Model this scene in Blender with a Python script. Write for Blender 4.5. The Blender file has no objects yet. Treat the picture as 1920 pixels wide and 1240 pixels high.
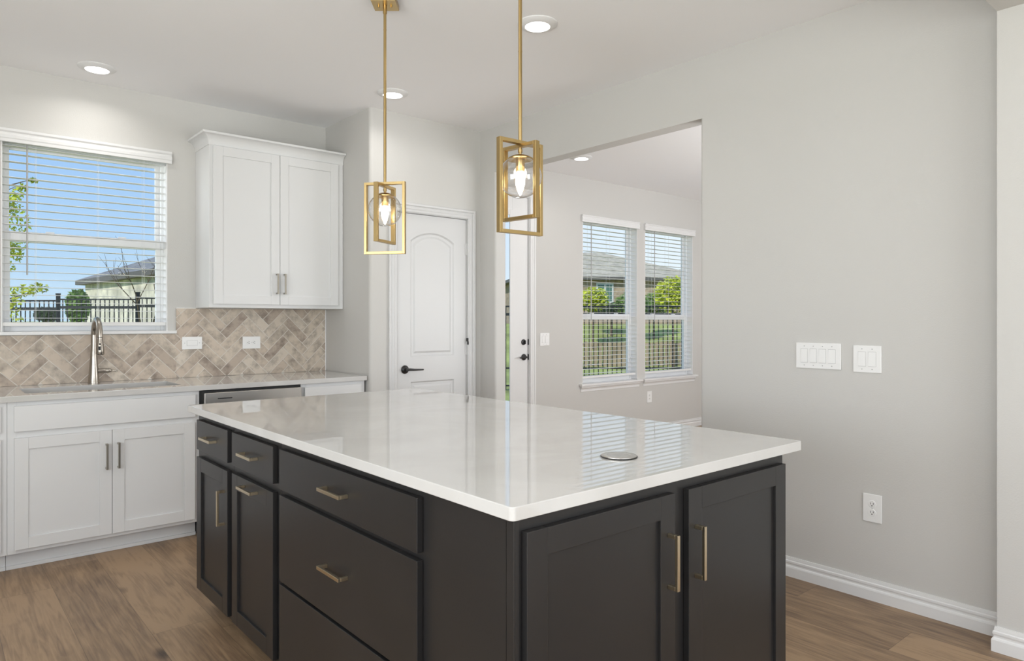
import bpy, bmesh, math, random
from mathutils import Vector
S = bpy.context.scene
C = S.collection
R = math.radians

# ------------------------------------------------------------------ camera
F_PX, HORIZON, YAW, EYE = 1296.0, 602.0, 49.46, 1.30
cd = bpy.data.cameras.new('camera'); cam = bpy.data.objects.new('camera', cd); C.objects.link(cam)
cd.sensor_width = 36.0; cd.sensor_fit = 'HORIZONTAL'; cd.lens = 36.0 * F_PX / 1920.0
cd.shift_y = (HORIZON - 620.0) / 1920.0
cd.clip_start = 0.05; cd.clip_end = 400
cam.location = (0, 0, EYE); cam.rotation_euler = (R(90), 0, R(YAW - 90))
S.camera = cam

# ------------------------------------------------------------------ view, world, sun, large lights
S.view_settings.view_transform = 'Standard'; S.view_settings.look = 'None'
S.view_settings.exposure = 0.0; S.view_settings.gamma = 1.0; S.view_settings.use_curve_mapping = False
S.cycles.use_denoising = True
S.cycles.max_bounces = 10; S.cycles.diffuse_bounces = 6; S.cycles.transparent_max_bounces = 24
S.cycles.sample_clamp_indirect = 6.0; S.cycles.caustics_reflective = False; S.cycles.caustics_refractive = False

W = bpy.data.worlds.new('sky'); S.world = W; W.use_nodes = True
nt = W.node_tree; nt.nodes.clear()
tc = nt.nodes.new('ShaderNodeTexCoord'); sp = nt.nodes.new('ShaderNodeSeparateXYZ')
rmp = nt.nodes.new('ShaderNodeValToRGB'); bg = nt.nodes.new('ShaderNodeBackground'); wo = nt.nodes.new('ShaderNodeOutputWorld')
nt.links.new(tc.outputs['Generated'], sp.inputs[0]); nt.links.new(sp.outputs['Z'], rmp.inputs[0])
mrx = nt.nodes.new('ShaderNodeMapRange'); mrx.inputs[1].default_value = 0.30; mrx.inputs[2].default_value = 0.80
nt.links.new(sp.outputs['X'], mrx.inputs[0])
mxs = nt.nodes.new('ShaderNodeMix'); mxs.data_type = 'RGBA'; mxs.inputs[7].default_value = (0.86, 0.95, 1.02, 1)
mlt = nt.nodes.new('ShaderNodeMath'); mlt.operation = 'MULTIPLY'; mlt.inputs[1].default_value = 0.85
nt.links.new(mrx.outputs[0], mlt.inputs[0]); nt.links.new(mlt.outputs[0], mxs.inputs[0]); nt.links.new(rmp.outputs[0], mxs.inputs[6])
nt.links.new(mxs.outputs[2], bg.inputs[0]); nt.links.new(bg.outputs[0], wo.inputs[0])
cr = rmp.color_ramp
cr.elements[0].position = 0.0; cr.elements[0].color = (0.56, 0.74, 0.88, 1)
cr.elements[1].position = 0.6; cr.elements[1].color = (0.16, 0.36, 0.80, 1)
e = cr.elements.new(0.12); e.color = (0.44, 0.66, 0.93, 1)
e = cr.elements.new(0.24); e.color = (0.33, 0.56, 0.93, 1)
bg.inputs[1].default_value = 1.05


def lamp(name, kind, loc, power, rot=(0, 0, 0), color=(1, 1, 1), parent=None, **kw):
    d = bpy.data.lights.new(name, kind); d.energy = power; d.color = color
    for k, v in kw.items(): setattr(d, k, v)
    o = bpy.data.objects.new(name, d); C.objects.link(o); o.location = loc; o.rotation_euler = rot
    if parent: o.parent = parent
    return o


lamp('sun', 'SUN', (0, 0, 30), 3.0, rot=(R(55), 0, R(-68)), color=(1, 0.96, 0.88), angle=R(0.6))
# added fill lamps at invented openings: behind the camera, left, and in the nook
lamp('added_fill_rear', 'AREA', (0.7, -3.55, 1.35), 146, rot=(R(132), 0, 0), color=(0.97, 0.985, 1.0),
     shape='RECTANGLE', size=4.4, size_y=2.2)
lamp('added_fill_left', 'AREA', (-1.95, 0.2, 1.45), 175, rot=(R(136), 0, R(-90)), color=(0.96, 0.98, 1.0),
     shape='RECTANGLE', size=4.2, size_y=1.9)
lamp('added_fill_nook', 'AREA', (5.9, 0.72, 1.45), 130, rot=(R(135), 0, 0), color=(0.98, 0.99, 1.0),
     shape='RECTANGLE', size=3.6, size_y=1.9)


lamp('added_fill_sink', 'AREA', (-1.3, 6.2, 2.1), 70, rot=(R(90), 0, R(-118)), color=(0.95, 0.98, 1.0),
     shape='RECTANGLE', size=2.0, size_y=2.0)  # added lamp out of view, brightens the wall cabinet's left side

# ------------------------------------------------------------------ materials
def nodes(m):
    m.use_nodes = True
    return m.node_tree.nodes, m.node_tree.links


def pbr(name, col, rough=0.5, metal=0.0, spec=0.5, coat=0.0, bump=0.0, bscale=200.0, var=0.0, vscale=8.0):
    m = bpy.data.materials.new(name); N, L = nodes(m)
    b = N['Principled BSDF']
    b.inputs['Base Color'].default_value = (*col, 1); b.inputs['Roughness'].default_value = rough
    b.inputs['Metallic'].default_value = metal; b.inputs['Specular IOR Level'].default_value = spec
    b.inputs['Coat Weight'].default_value = coat; b.inputs['Coat Roughness'].default_value = 0.05
    t = N.new('ShaderNodeTexCoord')
    if var:
        n = N.new('ShaderNodeTexNoise'); n.inputs['Scale'].default_value = vscale; n.inputs['Detail'].default_value = 6
        L.new(t.outputs['Object'], n.inputs['Vector'])
        r = N.new('ShaderNodeValToRGB')
        r.color_ramp.elements[0].position = 0.3; r.color_ramp.elements[1].position = 0.7
        r.color_ramp.elements[0].color = tuple(max(0, c * (1 - var)) for c in col) + (1,)
        r.color_ramp.elements[1].color = tuple(min(1, c * (1 + var)) for c in col) + (1,)
        L.new(n.outputs[0], r.inputs[0]); L.new(r.outputs[0], b.inputs['Base Color'])
    if bump:
        n = N.new('ShaderNodeTexNoise'); n.inputs['Scale'].default_value = bscale; n.inputs['Detail'].default_value = 3
        L.new(t.outputs['Object'], n.inputs['Vector'])
        bp = N.new('ShaderNodeBump'); bp.inputs['Strength'].default_value = bump; bp.inputs['Distance'].default_value = 0.002
        L.new(n.outputs[0], bp.inputs['Height']); L.new(bp.outputs[0], b.inputs['Normal'])
    return m


def emis(name, col, strength):
    m = bpy.data.materials.new(name); N, L = nodes(m); N.clear()
    e = N.new('ShaderNodeEmission'); o = N.new('ShaderNodeOutputMaterial')
    e.inputs[0].default_value = (*col, 1); e.inputs[1].default_value = strength
    L.new(e.outputs[0], o.inputs[0]); return m


def glass(name, ior=1.45, tint=(1, 1, 1), gain=1.0):
    m = bpy.data.materials.new(name); N, L = nodes(m); N.clear()
    w = N.new('ShaderNodeLayerWeight'); w.inputs['Blend'].default_value = 0.5
    pw = N.new('ShaderNodeMath'); pw.operation = 'POWER'; pw.inputs[1].default_value = 5.0
    L.new(w.outputs['Facing'], pw.inputs[0])
    f0 = ((ior - 1) / (ior + 1)) ** 2
    f = N.new('ShaderNodeMath'); f.operation = 'MULTIPLY_ADD'; f.inputs[1].default_value = 1 - f0; f.inputs[2].default_value = f0
    L.new(pw.outputs[0], f.inputs[0])
    t = N.new('ShaderNodeBsdfTransparent'); t.inputs[0].default_value = (*tint, 1)
    g = N.new('ShaderNodeBsdfGlossy'); g.inputs['Roughness'].default_value = 0.01
    mx = N.new('ShaderNodeMixShader'); o = N.new('ShaderNodeOutputMaterial')
    mu = N.new('ShaderNodeMath'); mu.operation = 'MULTIPLY'; mu.use_clamp = True; mu.inputs[1].default_value = gain
    L.new(f.outputs[0], mu.inputs[0]); L.new(mu.outputs[0], mx.inputs[0])
    L.new(t.outputs[0], mx.inputs[1]); L.new(g.outputs[0], mx.inputs[2])
    L.new(mx.outputs[0], o.inputs[0]); return m


M = dict(
    wall=pbr('wall_paint', (0.585, 0.575, 0.555), 0.7, spec=0.25, bump=0.25, bscale=160),
    ceiling=pbr('ceiling_paint', (0.89, 0.89, 0.90), 0.8, spec=0.2, bump=0.15, bscale=120),
    trim=pbr('trim_paint', (0.755, 0.755, 0.755), 0.35),
    door=pbr('door_paint', (0.61, 0.61, 0.61), 0.35),
    cab=pbr('white_cabinet_paint', (0.70, 0.703, 0.705), 0.35),
    dark=pbr('espresso_paint', (0.017, 0.0162, 0.0165), 0.36, spec=0.5, var=0.12, vscale=3),
    quartz=None, floor=None, tile=None,
    grout=pbr('grout', (0.70, 0.66, 0.60), 0.9, spec=0.2),
    bronze=pbr('champagne_bronze', (0.62, 0.53, 0.38), 0.28, metal=1.0),
    pewter=pbr('warm_nickel', (0.40, 0.37, 0.32), 0.3, metal=1.0),
    brass=pbr('brushed_brass', (0.52, 0.375, 0.17), 0.3, metal=1.0),
    nickel=pbr('brushed_nickel', (0.42, 0.385, 0.34), 0.25, metal=1.0),
    steel=pbr('stainless_steel', (0.62, 0.60, 0.57), 0.32, metal=1.0),
    sink=pbr('sink_steel', (0.50, 0.47, 0.43), 0.4, metal=0.8),
    black=pbr('black_metal', (0.012, 0.011, 0.011), 0.35),
    blackp=pbr('black_plastic', (0.010, 0.010, 0.010), 0.5),
    plate=pbr('white_plastic', (0.84, 0.84, 0.835), 0.3),
    platered=pbr('dark_slots', (0.05, 0.05, 0.05), 0.6),
    groove=pbr('grey_plastic', (0.42, 0.42, 0.42), 0.4),
    vinyl=pbr('white_vinyl', (0.82, 0.82, 0.82), 0.35),
    slat=pbr('blind_slat_white', (0.78, 0.78, 0.77), 0.45),
    pane=glass('window_glass', 1.45, (0.985, 0.99, 0.988), 0.10),
    globe=glass('clear_globe_glass', 1.5, (0.96, 0.96, 0.955), 2.6),
    lens=emis('lamp_lens', (1.0, 0.985, 0.96), 7.0),
    bulb=emis('candle_bulb', (1.0, 0.90, 0.74), 16.0),
    fence=pbr('black_fence_metal', (0.015, 0.018, 0.02), 0.5),
    roof=pbr('roof_shingles', (0.52, 0.46, 0.34), 0.9, var=0.2, vscale=3),
    roof2=pbr('grey_roof_shingles', (0.26, 0.25, 0.23), 0.9, var=0.3, vscale=3),
    stone=pbr('pale_stone', (0.70, 0.66, 0.54), 0.9, var=0.35, vscale=2.2),
    brick=pbr('tan_brick', (0.42, 0.33, 0.24), 0.9, var=0.3, vscale=4),
    fascia=pbr('fascia_paint', (0.14, 0.13, 0.12), 0.7),
    winglass=pbr('far_window_glass', (0.10, 0.20, 0.16), 0.1),
    leaf=pbr('spring_leaves', (0.50, 0.55, 0.04), 0.6, var=0.4, vscale=5),
    leaf2=pbr('green_leaves', (0.16, 0.27, 0.05), 0.7, var=0.5, vscale=3),
    leaf3=pbr('dark_leaves', (0.05, 0.09, 0.03), 0.8, var=0.4, vscale=3),
    bark=pbr('bark', (0.16, 0.12, 0.09), 0.9, var=0.3, vscale=8),
    grass=pbr('lawn_grass', (0.36, 0.40, 0.11), 0.9, var=0.35, vscale=0.7),
    plank=pbr('weathered_boards', (0.34, 0.27, 0.18), 0.9, var=0.3, vscale=2),
)


def quartz():
    m = pbr('white_quartz', (0.70, 0.69, 0.67), 0.02, spec=1.0)
    N, L = nodes(m); b = N['Principled BSDF']; t = N.new('ShaderNodeTexCoord')
    n = N.new('ShaderNodeTexNoise'); n.inputs['Scale'].default_value = 2.2; n.inputs['Detail'].default_value = 8
    n.inputs['Distortion'].default_value = 1.2
    L.new(t.outputs['Object'], n.inputs['Vector'])
    r = N.new('ShaderNodeValToRGB'); r.color_ramp.elements[0].position = 0.35; r.color_ramp.elements[1].position = 0.62
    r.color_ramp.elements[0].color = (0.565, 0.555, 0.54, 1); r.color_ramp.elements[1].color = (0.615, 0.607, 0.595, 1)
    L.new(n.outputs[0], r.inputs[0])
    v = N.new('ShaderNodeTexVoronoi'); v.inputs['Scale'].default_value = 38
    L.new(t.outputs['Object'], v.inputs['Vector'])
    lt = N.new('ShaderNodeMath'); lt.operation = 'LESS_THAN'; lt.inputs[1].default_value = 0.045
    L.new(v.outputs['Distance'], lt.inputs[0])
    mx = N.new('ShaderNodeMix'); mx.data_type = 'RGBA'; mx.inputs[7].default_value = (0.48, 0.45, 0.42, 1)
    sc = N.new('ShaderNodeMath'); sc.operation = 'MULTIPLY'; sc.inputs[1].default_value = 0.5
    L.new(lt.outputs[0], sc.inputs[0]); L.new(sc.outputs[0], mx.inputs[0]); L.new(r.outputs[0], mx.inputs[6])
    L.new(mx.outputs[2], b.inputs['Base Color'])
    return m


def floorwood():
    m = pbr('wood_plank_floor', (0.2, 0.12, 0.07), 0.42, spec=0.4); N, L = nodes(m); b = N['Principled BSDF']
    t = N.new('ShaderNodeTexCoord'); s = N.new('ShaderNodeSeparateXYZ'); L.new(t.outputs['Object'], s.inputs[0])

    def mt(op, a, bb=None, c=None):
        n = N.new('ShaderNodeMath'); n.operation = op
        for i, v in enumerate((a, bb, c)):
            if v is None: continue
            if isinstance(v, (int, float)): n.inputs[i].default_value = v
            else: L.new(v, n.inputs[i])
        return n.outputs[0]
    W_, LEN = 0.2415, 1.52
    px = mt('DIVIDE', mt('SUBTRACT', s.outputs[0], 0.0045), W_)
    ix = mt('FLOOR', px); fx = mt('FRACT', px)
    wn = N.new('ShaderNodeTexWhiteNoise'); wn.noise_dimensions = '1D'; L.new(ix, wn.inputs['W'])
    py = mt('DIVIDE', mt('ADD', s.outputs[1], mt('MULTIPLY', wn.outputs['Value'], 3.7)), LEN)
    iy = mt('FLOOR', py); fy = mt('FRACT', py)
    wn2 = N.new('ShaderNodeTexWhiteNoise'); wn2.noise_dimensions = '2D'
    cv = N.new('ShaderNodeCombineXYZ'); L.new(ix, cv.inputs[0]); L.new(iy, cv.inputs[1]); L.new(cv.outputs[0], wn2.inputs['Vector'])
    rnd = wn2.outputs['Value']

    def noise(sx, sy, scale, detail, dist=0.0):
        c = N.new('ShaderNodeCombineXYZ')
        L.new(mt('MULTIPLY', s.outputs[0], sx), c.inputs[0]); L.new(mt('MULTIPLY', s.outputs[1], sy), c.inputs[1])
        L.new(mt('MULTIPLY', rnd, 37.0), c.inputs[2])
        n = N.new('ShaderNodeTexNoise'); n.inputs['Scale'].default_value = scale; n.inputs['Detail'].default_value = detail
        n.inputs['Distortion'].default_value = dist
        L.new(c.outputs[0], n.inputs['Vector']); return n.outputs[0], c
    grain, _ = noise(1, 0.055, 70, 6, 0.9)
    cloud, _ = noise(1, 0.32, 6.5, 6, 1.2)
    bands, _ = noise(1, 0.12, 22, 3, 1.0)
    k, kc = noise(1, 0.55, 1, 1)
    vo = N.new('ShaderNodeTexVoronoi'); vo.inputs['Scale'].default_value = 3.2; L.new(kc.outputs[0], vo.inputs['Vector'])
    kn = mt('SUBTRACT', 1.0, mt('MULTIPLY', vo.outputs['Distance'], 8.0))
    kn = mt('MAXIMUM', kn, 0.0)
    val = mt('ADD', mt('ADD', mt('MULTIPLY', grain, 0.62), mt('MULTIPLY', cloud, 0.62)),
             mt('ADD', mt('MULTIPLY', bands, 0.28), mt('MULTIPLY', rnd, 0.30)))
    val = mt('SUBTRACT', val, mt('MULTIPLY', kn, 0.55))
    r = N.new('ShaderNodeValToRGB'); L.new(val, r.inputs[0])
    el = r.color_ramp.elements
    el[0].position = 0.38; el[0].color = (0.058, 0.036, 0.024, 1)
    el[1].position = 1.12 if False else 1.0; el[1].color = (0.38, 0.255, 0.152, 1)
    x = el.new(0.62); x.color = (0.150, 0.096, 0.060, 1)
    x = el.new(0.82); x.color = (0.265, 0.175, 0.106, 1)
    # joints
    ex = mt('MINIMUM', fx, mt('SUBTRACT', 1.0, fx)); ey = mt('MINIMUM', fy, mt('SUBTRACT', 1.0, fy))
    jx = mt('LESS_THAN', mt('MULTIPLY', ex, W_), 0.0012); jy = mt('LESS_THAN', mt('MULTIPLY', ey, LEN), 0.0012)
    j = mt('MULTIPLY', mt('MAXIMUM', jx, jy), 0.45)
    mx = N.new('ShaderNodeMix'); mx.data_type = 'RGBA'; mx.inputs[7].default_value = (0.03, 0.02, 0.015, 1)
    L.new(j, mx.inputs[0]); L.new(r.outputs[0], mx.inputs[6]); L.new(mx.outputs[2], b.inputs['Base Color'])
    bp = N.new('ShaderNodeBump'); bp.inputs['Strength'].default_value = 0.15; bp.inputs['Distance'].default_value = 0.002
    L.new(grain, bp.inputs['Height']); L.new(bp.outputs[0], b.inputs['Normal'])
    return m


def tilemat():
    m = pbr('stone_look_tile', (0.5, 0.43, 0.36), 0.45, spec=0.4); N, L = nodes(m); b = N['Principled BSDF']
    g = N.new('ShaderNodeNewGeometry'); t = N.new('ShaderNodeTexCoord')
    r = N.new('ShaderNodeValToRGB'); L.new(g.outputs['Random Per Island'], r.inputs[0]); el = r.color_ramp.elements
    el[0].position = 0.0; el[0].color = (0.42, 0.345, 0.285, 1)
    el[1].position = 1.0; el[1].color = (0.64, 0.565, 0.48, 1)
    x = el.new(0.3); x.color = (0.54, 0.45, 0.37, 1)
    x = el.new(0.6); x.color = (0.60, 0.515, 0.425, 1)
    ad = N.new('ShaderNodeVectorMath'); ad.operation = 'ADD'
    cx = N.new('ShaderNodeCombineXYZ'); ml = N.new('ShaderNodeMath'); ml.operation = 'MULTIPLY'; ml.inputs[1].default_value = 19
    L.new(g.outputs['Random Per Island'], ml.inputs[0]); L.new(ml.outputs[0], cx.inputs[1])
    L.new(t.outputs['Object'], ad.inputs[0]); L.new(cx.outputs[0], ad.inputs[1])
    n = N.new('ShaderNodeTexNoise'); n.inputs['Scale'].default_value = 13; n.inputs['Detail'].default_value = 8; n.inputs['Roughness'].default_value = 0.65
    L.new(ad.outputs[0], n.inputs['Vector'])
    q = N.new('ShaderNodeValToRGB'); q.color_ramp.elements[0].position = 0.33; q.color_ramp.elements[1].position = 0.56
    q.color_ramp.elements[0].color = (0.50, 0.49, 0.49, 1); q.color_ramp.elements[1].color = (1, 1, 1, 1)
    L.new(n.outputs[0], q.inputs[0])
    mx = N.new('ShaderNodeMix'); mx.data_type = 'RGBA'; mx.blend_type = 'MULTIPLY'; mx.inputs[0].default_value = 1
    L.new(r.outputs[0], mx.inputs[6]); L.new(q.outputs[0], mx.inputs[7]); L.new(mx.outputs[2], b.inputs['Base Color'])
    return m


M['quartz'] = quartz(); M['floor'] = floorwood(); M['tile'] = tilemat()


# ------------------------------------------------------------------ mesh helpers
class MB:
    def __init__(s): s.v = []; s.f = []

    def add(s, vs, fs):
        o = len(s.v); s.v += [tuple(p) for p in vs]; s.f += [tuple(i + o for i in f) for f in fs]; return s

    def box(s, x0, x1, y0, y1, z0, z1):
        x0, x1 = min(x0, x1), max(x0, x1); y0, y1 = min(y0, y1), max(y0, y1); z0, z1 = min(z0, z1), max(z0, z1)
        return s.add([(x0, y0, z0), (x1, y0, z0), (x1, y1, z0), (x0, y1, z0), (x0, y0, z1), (x1, y0, z1), (x1, y1, z1), (x0, y1, z1)],
                     [(0, 3, 2, 1), (4, 5, 6, 7), (0, 1, 5, 4), (1, 2, 6, 5), (2, 3, 7, 6), (3, 0, 4, 7)])

    def obox(s, c, ax, ay, az):
        """oriented box: centre and three half vectors"""
        c, ax, ay, az = map(Vector, (c, ax, ay, az))
        vs = [c + i * ax + j * ay + k * az for k in (-1, 1) for j in (-1, 1) for i in (-1, 1)]
        return s.add(vs, [(0, 2, 3, 1), (4, 5, 7, 6), (0, 1, 5, 4), (1, 3, 7, 5), (3, 2, 6, 7), (2, 0, 4, 6)])

    def prism(s, poly, z0, z1, mp=lambda a, b, h: (a, b, h)):
        n = len(poly)
        vs = [mp(a, b, z0) for a, b in poly] + [mp(a, b, z1) for a, b in poly]
        return s.add(vs, [tuple(range(n))[::-1], tuple(range(n, 2 * n))] + [(i, (i + 1) % n, n + (i + 1) % n, n + i) for i in range(n)])

    def loft(s, rings, closed_ring=True, caps=True):
        n = len(rings[0]); o = len(s.v); fs = []
        for k in range(len(rings) - 1):
            for i in range(n if closed_ring else n - 1):
                a, b = k * n + i, k * n + (i + 1) % n
                fs.append((a, b, b + n, a + n))
        if caps:
            fs.append(tuple(range(n))[::-1]); fs.append(tuple(range((len(rings) - 1) * n, len(rings) * n)))
        return s.add([p for r in rings for p in r], fs)

    def lathe(s, c, prof, seg=32, axis='z', caps=True):
        rings = []
        for r, h in prof:
            ring = []
            for i in range(seg):
                a = 2 * math.pi * i / seg; u, w = r * math.cos(a), r * math.sin(a)
                p = {'z': (c[0] + u, c[1] + w, c[2] + h), 'y': (c[0] + u, c[1] + h, c[2] + w), 'x': (c[0] + h, c[1] + u, c[2] + w)}[axis]
                ring.append(p)
            rings.append(ring)
        return s.loft(rings, True, caps)

    def tube(s, pts, rad, seg=14):
        pts = [Vector(p) for p in pts]
        if not isinstance(rad, (list, tuple)): rad = [rad] * len(pts)
        rings = []; nrm = None
        for i, p in enumerate(pts):
            d = (pts[min(i + 1, len(pts) - 1)] - pts[max(i - 1, 0)]).normalized()
            if nrm is None:
                nrm = d.orthogonal().normalized()
            else:
                nrm = (nrm - d * nrm.dot(d)).normalized()
            b = d.cross(nrm)
            rings.append([p + rad[i] * (math.cos(2 * math.pi * k / seg) * nrm + math.sin(2 * math.pi * k / seg) * b) for k in range(seg)])
        return s.loft(rings)

    def build(s, name, mat, parent=None, loc=None, bevel=0.0, smooth=None):
        root = parent
        while root is not None and root.parent is not None: root = root.parent
        L = Vector(root.location) if root is not None else Vector(loc if loc else (0, 0, 0))
        me = bpy.data.meshes.new(name)
        me.from_pydata([Vector(p) - L for p in s.v], [], s.f); me.materials.append(M[mat] if isinstance(mat, str) else mat)
        bm = bmesh.new(); bm.from_mesh(me); bmesh.ops.recalc_face_normals(bm, faces=bm.faces); bm.to_mesh(me); bm.free()
        if smooth:
            me.shade_smooth() if hasattr(me, 'shade_smooth') else None
            me.set_sharp_from_angle(angle=R(smooth))
        o = bpy.data.objects.new(name, me); C.objects.link(o)
        if parent is not None: o.parent = parent
        else: o.location = L
        if bevel:
            b = o.modifiers.new('edge', 'BEVEL'); b.width = bevel; b.segments = 2; b.limit_method = 'ANGLE'; b.angle_limit = R(50)
        return o


def tag(o, label=None, cat=None, group=None, kind=None):
    if label: o['label'] = label
    if cat: o['category'] = cat
    if group: o['group'] = group
    if kind: o['kind'] = kind
    return o


def thing(name, loc, label, cat, group=None, rz=0.0):
    o = bpy.data.objects.new(name, None); C.objects.link(o); o.location = loc; o.rotation_euler = (0, 0, rz)
    o.empty_display_size = 0.1
    return tag(o, label, cat, group)


def dup(root, loc, label, rz=None, group=None):
    r = root.copy(); C.objects.link(r); r.location = loc; r['label'] = label
    if rz is not None: r.rotation_euler = (0, 0, rz)
    if group: r['group'] = group
    for ch in list(root.children):
        c = ch.copy(); C.objects.link(c); c.parent = r
        for g in list(ch.children):
            d = g.copy(); C.objects.link(d); d.parent = c
    return r


def struct(mb, name, mat, loc=None, bevel=0.0, smooth=None, label=None):
    return tag(mb.build(name, mat, loc=loc, bevel=bevel, smooth=smooth), label=label, kind='structure')


def sempty(name, loc, label=None):
    o = bpy.data.objects.new(name, None); C.objects.link(o); o.location = loc
    return tag(o, label=label, kind='structure')


def arc(cx, cy, r, a0, a1, n=6):
    return [(cx + r * math.cos(R(a0 + (a1 - a0) * i / n)), cy + r * math.sin(R(a0 + (a1 - a0) * i / n))) for i in range(n + 1)]


# ------------------------------------------------------------------ the setting
CZ = 2.80; XR = 3.37; YB = 5.024; XP = 2.391; YP = 4.328
X0, X1, Y0 = -2.05, 8.25, -3.6
TW = 0.11
struct(MB().box(X0 - .1, X1 + .1, Y0 - .1, YB + .15, -0.12, 0), 'floor', 'floor', label='brown wood plank floor')
struct(MB().box(X0 - .1, X1 + .1, Y0 - .1, YB + .15, CZ, CZ + .12), 'ceiling', 'ceiling', label='flat white painted ceiling')

# back wall with its window and door holes
holes = [(0.357, 1.258, 1.215, 2.385), (3.59, 4.53, 0.0, 2.515), (5.27, 6.163, 0.625, 2.385), (6.30, 7.228, 0.625, 2.385)]
w = MB(); x = X0 - .1; YO = YB + .15
for a, b, z0, z1 in holes:
    w.box(x, a, YB, YO, 0, CZ)
    if z0 > 0: w.box(a, b, YB, YO, 0, z0)
    w.box(a, b, YB, YO, z1, CZ); x = b
w.box(x, X1 + .1, YB, YO, 0, CZ)
struct(w, 'wall_back', 'wall', label='greige wall behind the sink with the windows')

# right wall with the wide passage to the breakfast nook
YA, YC, ZH = 2.292, 4.137, 2.45
rr = 0.018
w = MB()
w.prism([(XR, 0.5)] + [(XR + TW, 0.5)] + arc(XR + TW - rr, YA - rr, rr, 0, 90) + arc(XR + rr, YA - rr, rr, 90, 180), 0, ZH)
w.prism(arc(XR + rr, YC + rr, rr, 180, 270) + arc(XR + TW - rr, YC + rr, rr, 270, 360) + [(XR + TW, YB), (XR, YB)], 0, ZH)
w.box(XR, XR + TW, 0.5, YB, ZH, CZ)
struct(w, 'wall_right', 'wall', label='greige wall on the right with the wide passage')

# pantry closet walls
dl, dr, dt = 2.600, 3.250, 2.100
w = MB()
rr2 = 0.022
w.prism(arc(XP + rr2, YP + rr2, rr2, 180, 270) + [(dl, YP), (dl, YP + .11), (XP + .1, YP + .11), (XP + .1, YB), (XP, YB)], 0, CZ)
w.box(dr, XR, YP, YP + .11, 0, CZ)
w.box(dl, dr, YP, YP + .11, dt, CZ)
struct(w, 'wall_pantry', 'wall', label='short greige wall holding the white pantry door')

# stub wall and beam towards the family room
struct(MB().box(3.22, XR - .001, Y0, 0.827, 0, CZ), 'wall_front_right', 'wall', label='pale wall end at the right edge')
struct(MB().box(X0, 3.22, 0.55, 0.827, 2.52, CZ), 'beam', 'wall', label='dropped ceiling beam at the top right')

struct(MB().box(-6.5, X0 - .1, Y0 - .6, YB + .6, CZ + .02, CZ + .14), 'sun_block_slab', 'ceiling')  # unseen slab added to keep the sun out of the left opening
# outer walls behind and beside the camera, with openings invented for the fill lamps
w = MB(); w.box(X0 - .1, -1.6, Y0 - .1, Y0, 0, CZ); w.box(3.0, X1 + .1, Y0 - .1, Y0, 0, CZ)
w.box(-1.6, 3.0, Y0 - .1, Y0, 0, .15); w.box(-1.6, 3.0, Y0 - .1, Y0, 2.55, CZ); struct(w, 'wall_rear', 'wall')
w = MB(); w.box(X0 - .1, X0, Y0, -2.0, 0, CZ); w.box(X0 - .1, X0, 2.3, YB, 0, CZ)
w.box(X0 - .1, X0, -2.0, 2.3, 0, .4); w.box(X0 - .1, X0, -2.0, 2.3, 2.5, CZ); struct(w, 'wall_left', 'wall')
struct(MB().box(X1, X1 + .1, Y0, YB, 0, CZ), 'wall_nook_right', 'wall')
w = MB(); w.box(XR + TW, 4.0, 0.55, 0.65, 0, CZ); w.box(7.8, X1, 0.55, 0.65, 0, CZ)
w.box(4.0, 7.8, 0.55, 0.65, 0, .4); w.box(4.0, 7.8, 0.55, 0.65, 2.5, CZ); struct(w, 'wall_nook_front', 'wall')

# baseboards
BP = [(0, 0), (.016, 0), (.016, .046), (.0135, .052), (.009, .056), (.009, .062), (.0125, .070), (.0125, .078), (.008, .082), (.008, .086), (.0065, .098), (0, .098)]


def base_x(name, xw, y0, y1, sgn=-1):   # runs along Y on a wall plane x=xw
    return struct(MB().prism([(d, z) for d, z in BP], y0, y1, lambda a, b, h: (xw + sgn * a, h, b)), name, 'trim')


def base_y(name, yw, x0, x1, sgn=-1):
    return struct(MB().prism([(d, z) for d, z in BP], x0, x1, lambda a, b, h: (h, yw + sgn * a, b)), name, 'trim')


base_x('baseboard_right', XR, 0.845, YA)['label'] = 'white moulded baseboard along the right wall'
b = MB().prism(BP, Y0, 0.827, lambda a, bb, h: (3.22 - a, h, bb))
n = len(BP)
ring0 = [(3.22 - a, 0.827, z) for a, z in BP]; ring1 = [(3.22 - a, 0.827 + a, z) for a, z in BP]; ring2 = [(XR - .017, 0.827 + a, z) for a, z in BP]
b.loft([ring0, ring1, ring2])
struct(b, 'baseboard_front_right', 'trim', label='white baseboard turning the corner of the wall end')
base_y('baseboard_nook', YB, 4.61, X1)['label'] = 'white baseboard under the nook windows'
base_x('baseboard_passage', XR, YC, YP)
base_y('baseboard_nook_left', YB, XR + TW, 3.52)


# ------------------------------------------------------------------ windows and blinds
def ring_box(mb, x0, x1, z0, z1, y0, y1, t, tb=None, tt=None):
    tb = t if tb is None else tb; tt = t if tt is None else tt
    mb.box(x0, x0 + t, y0, y1, z0, z1); mb.box(x1 - t, x1, y0, y1, z0, z1)
    mb.box(x0 + t, x1 - t, y0, y1, z0, z0 + tb); mb.box(x0 + t, x1 - t, y0, y1, z1 - tt, z1)
    return mb


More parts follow.
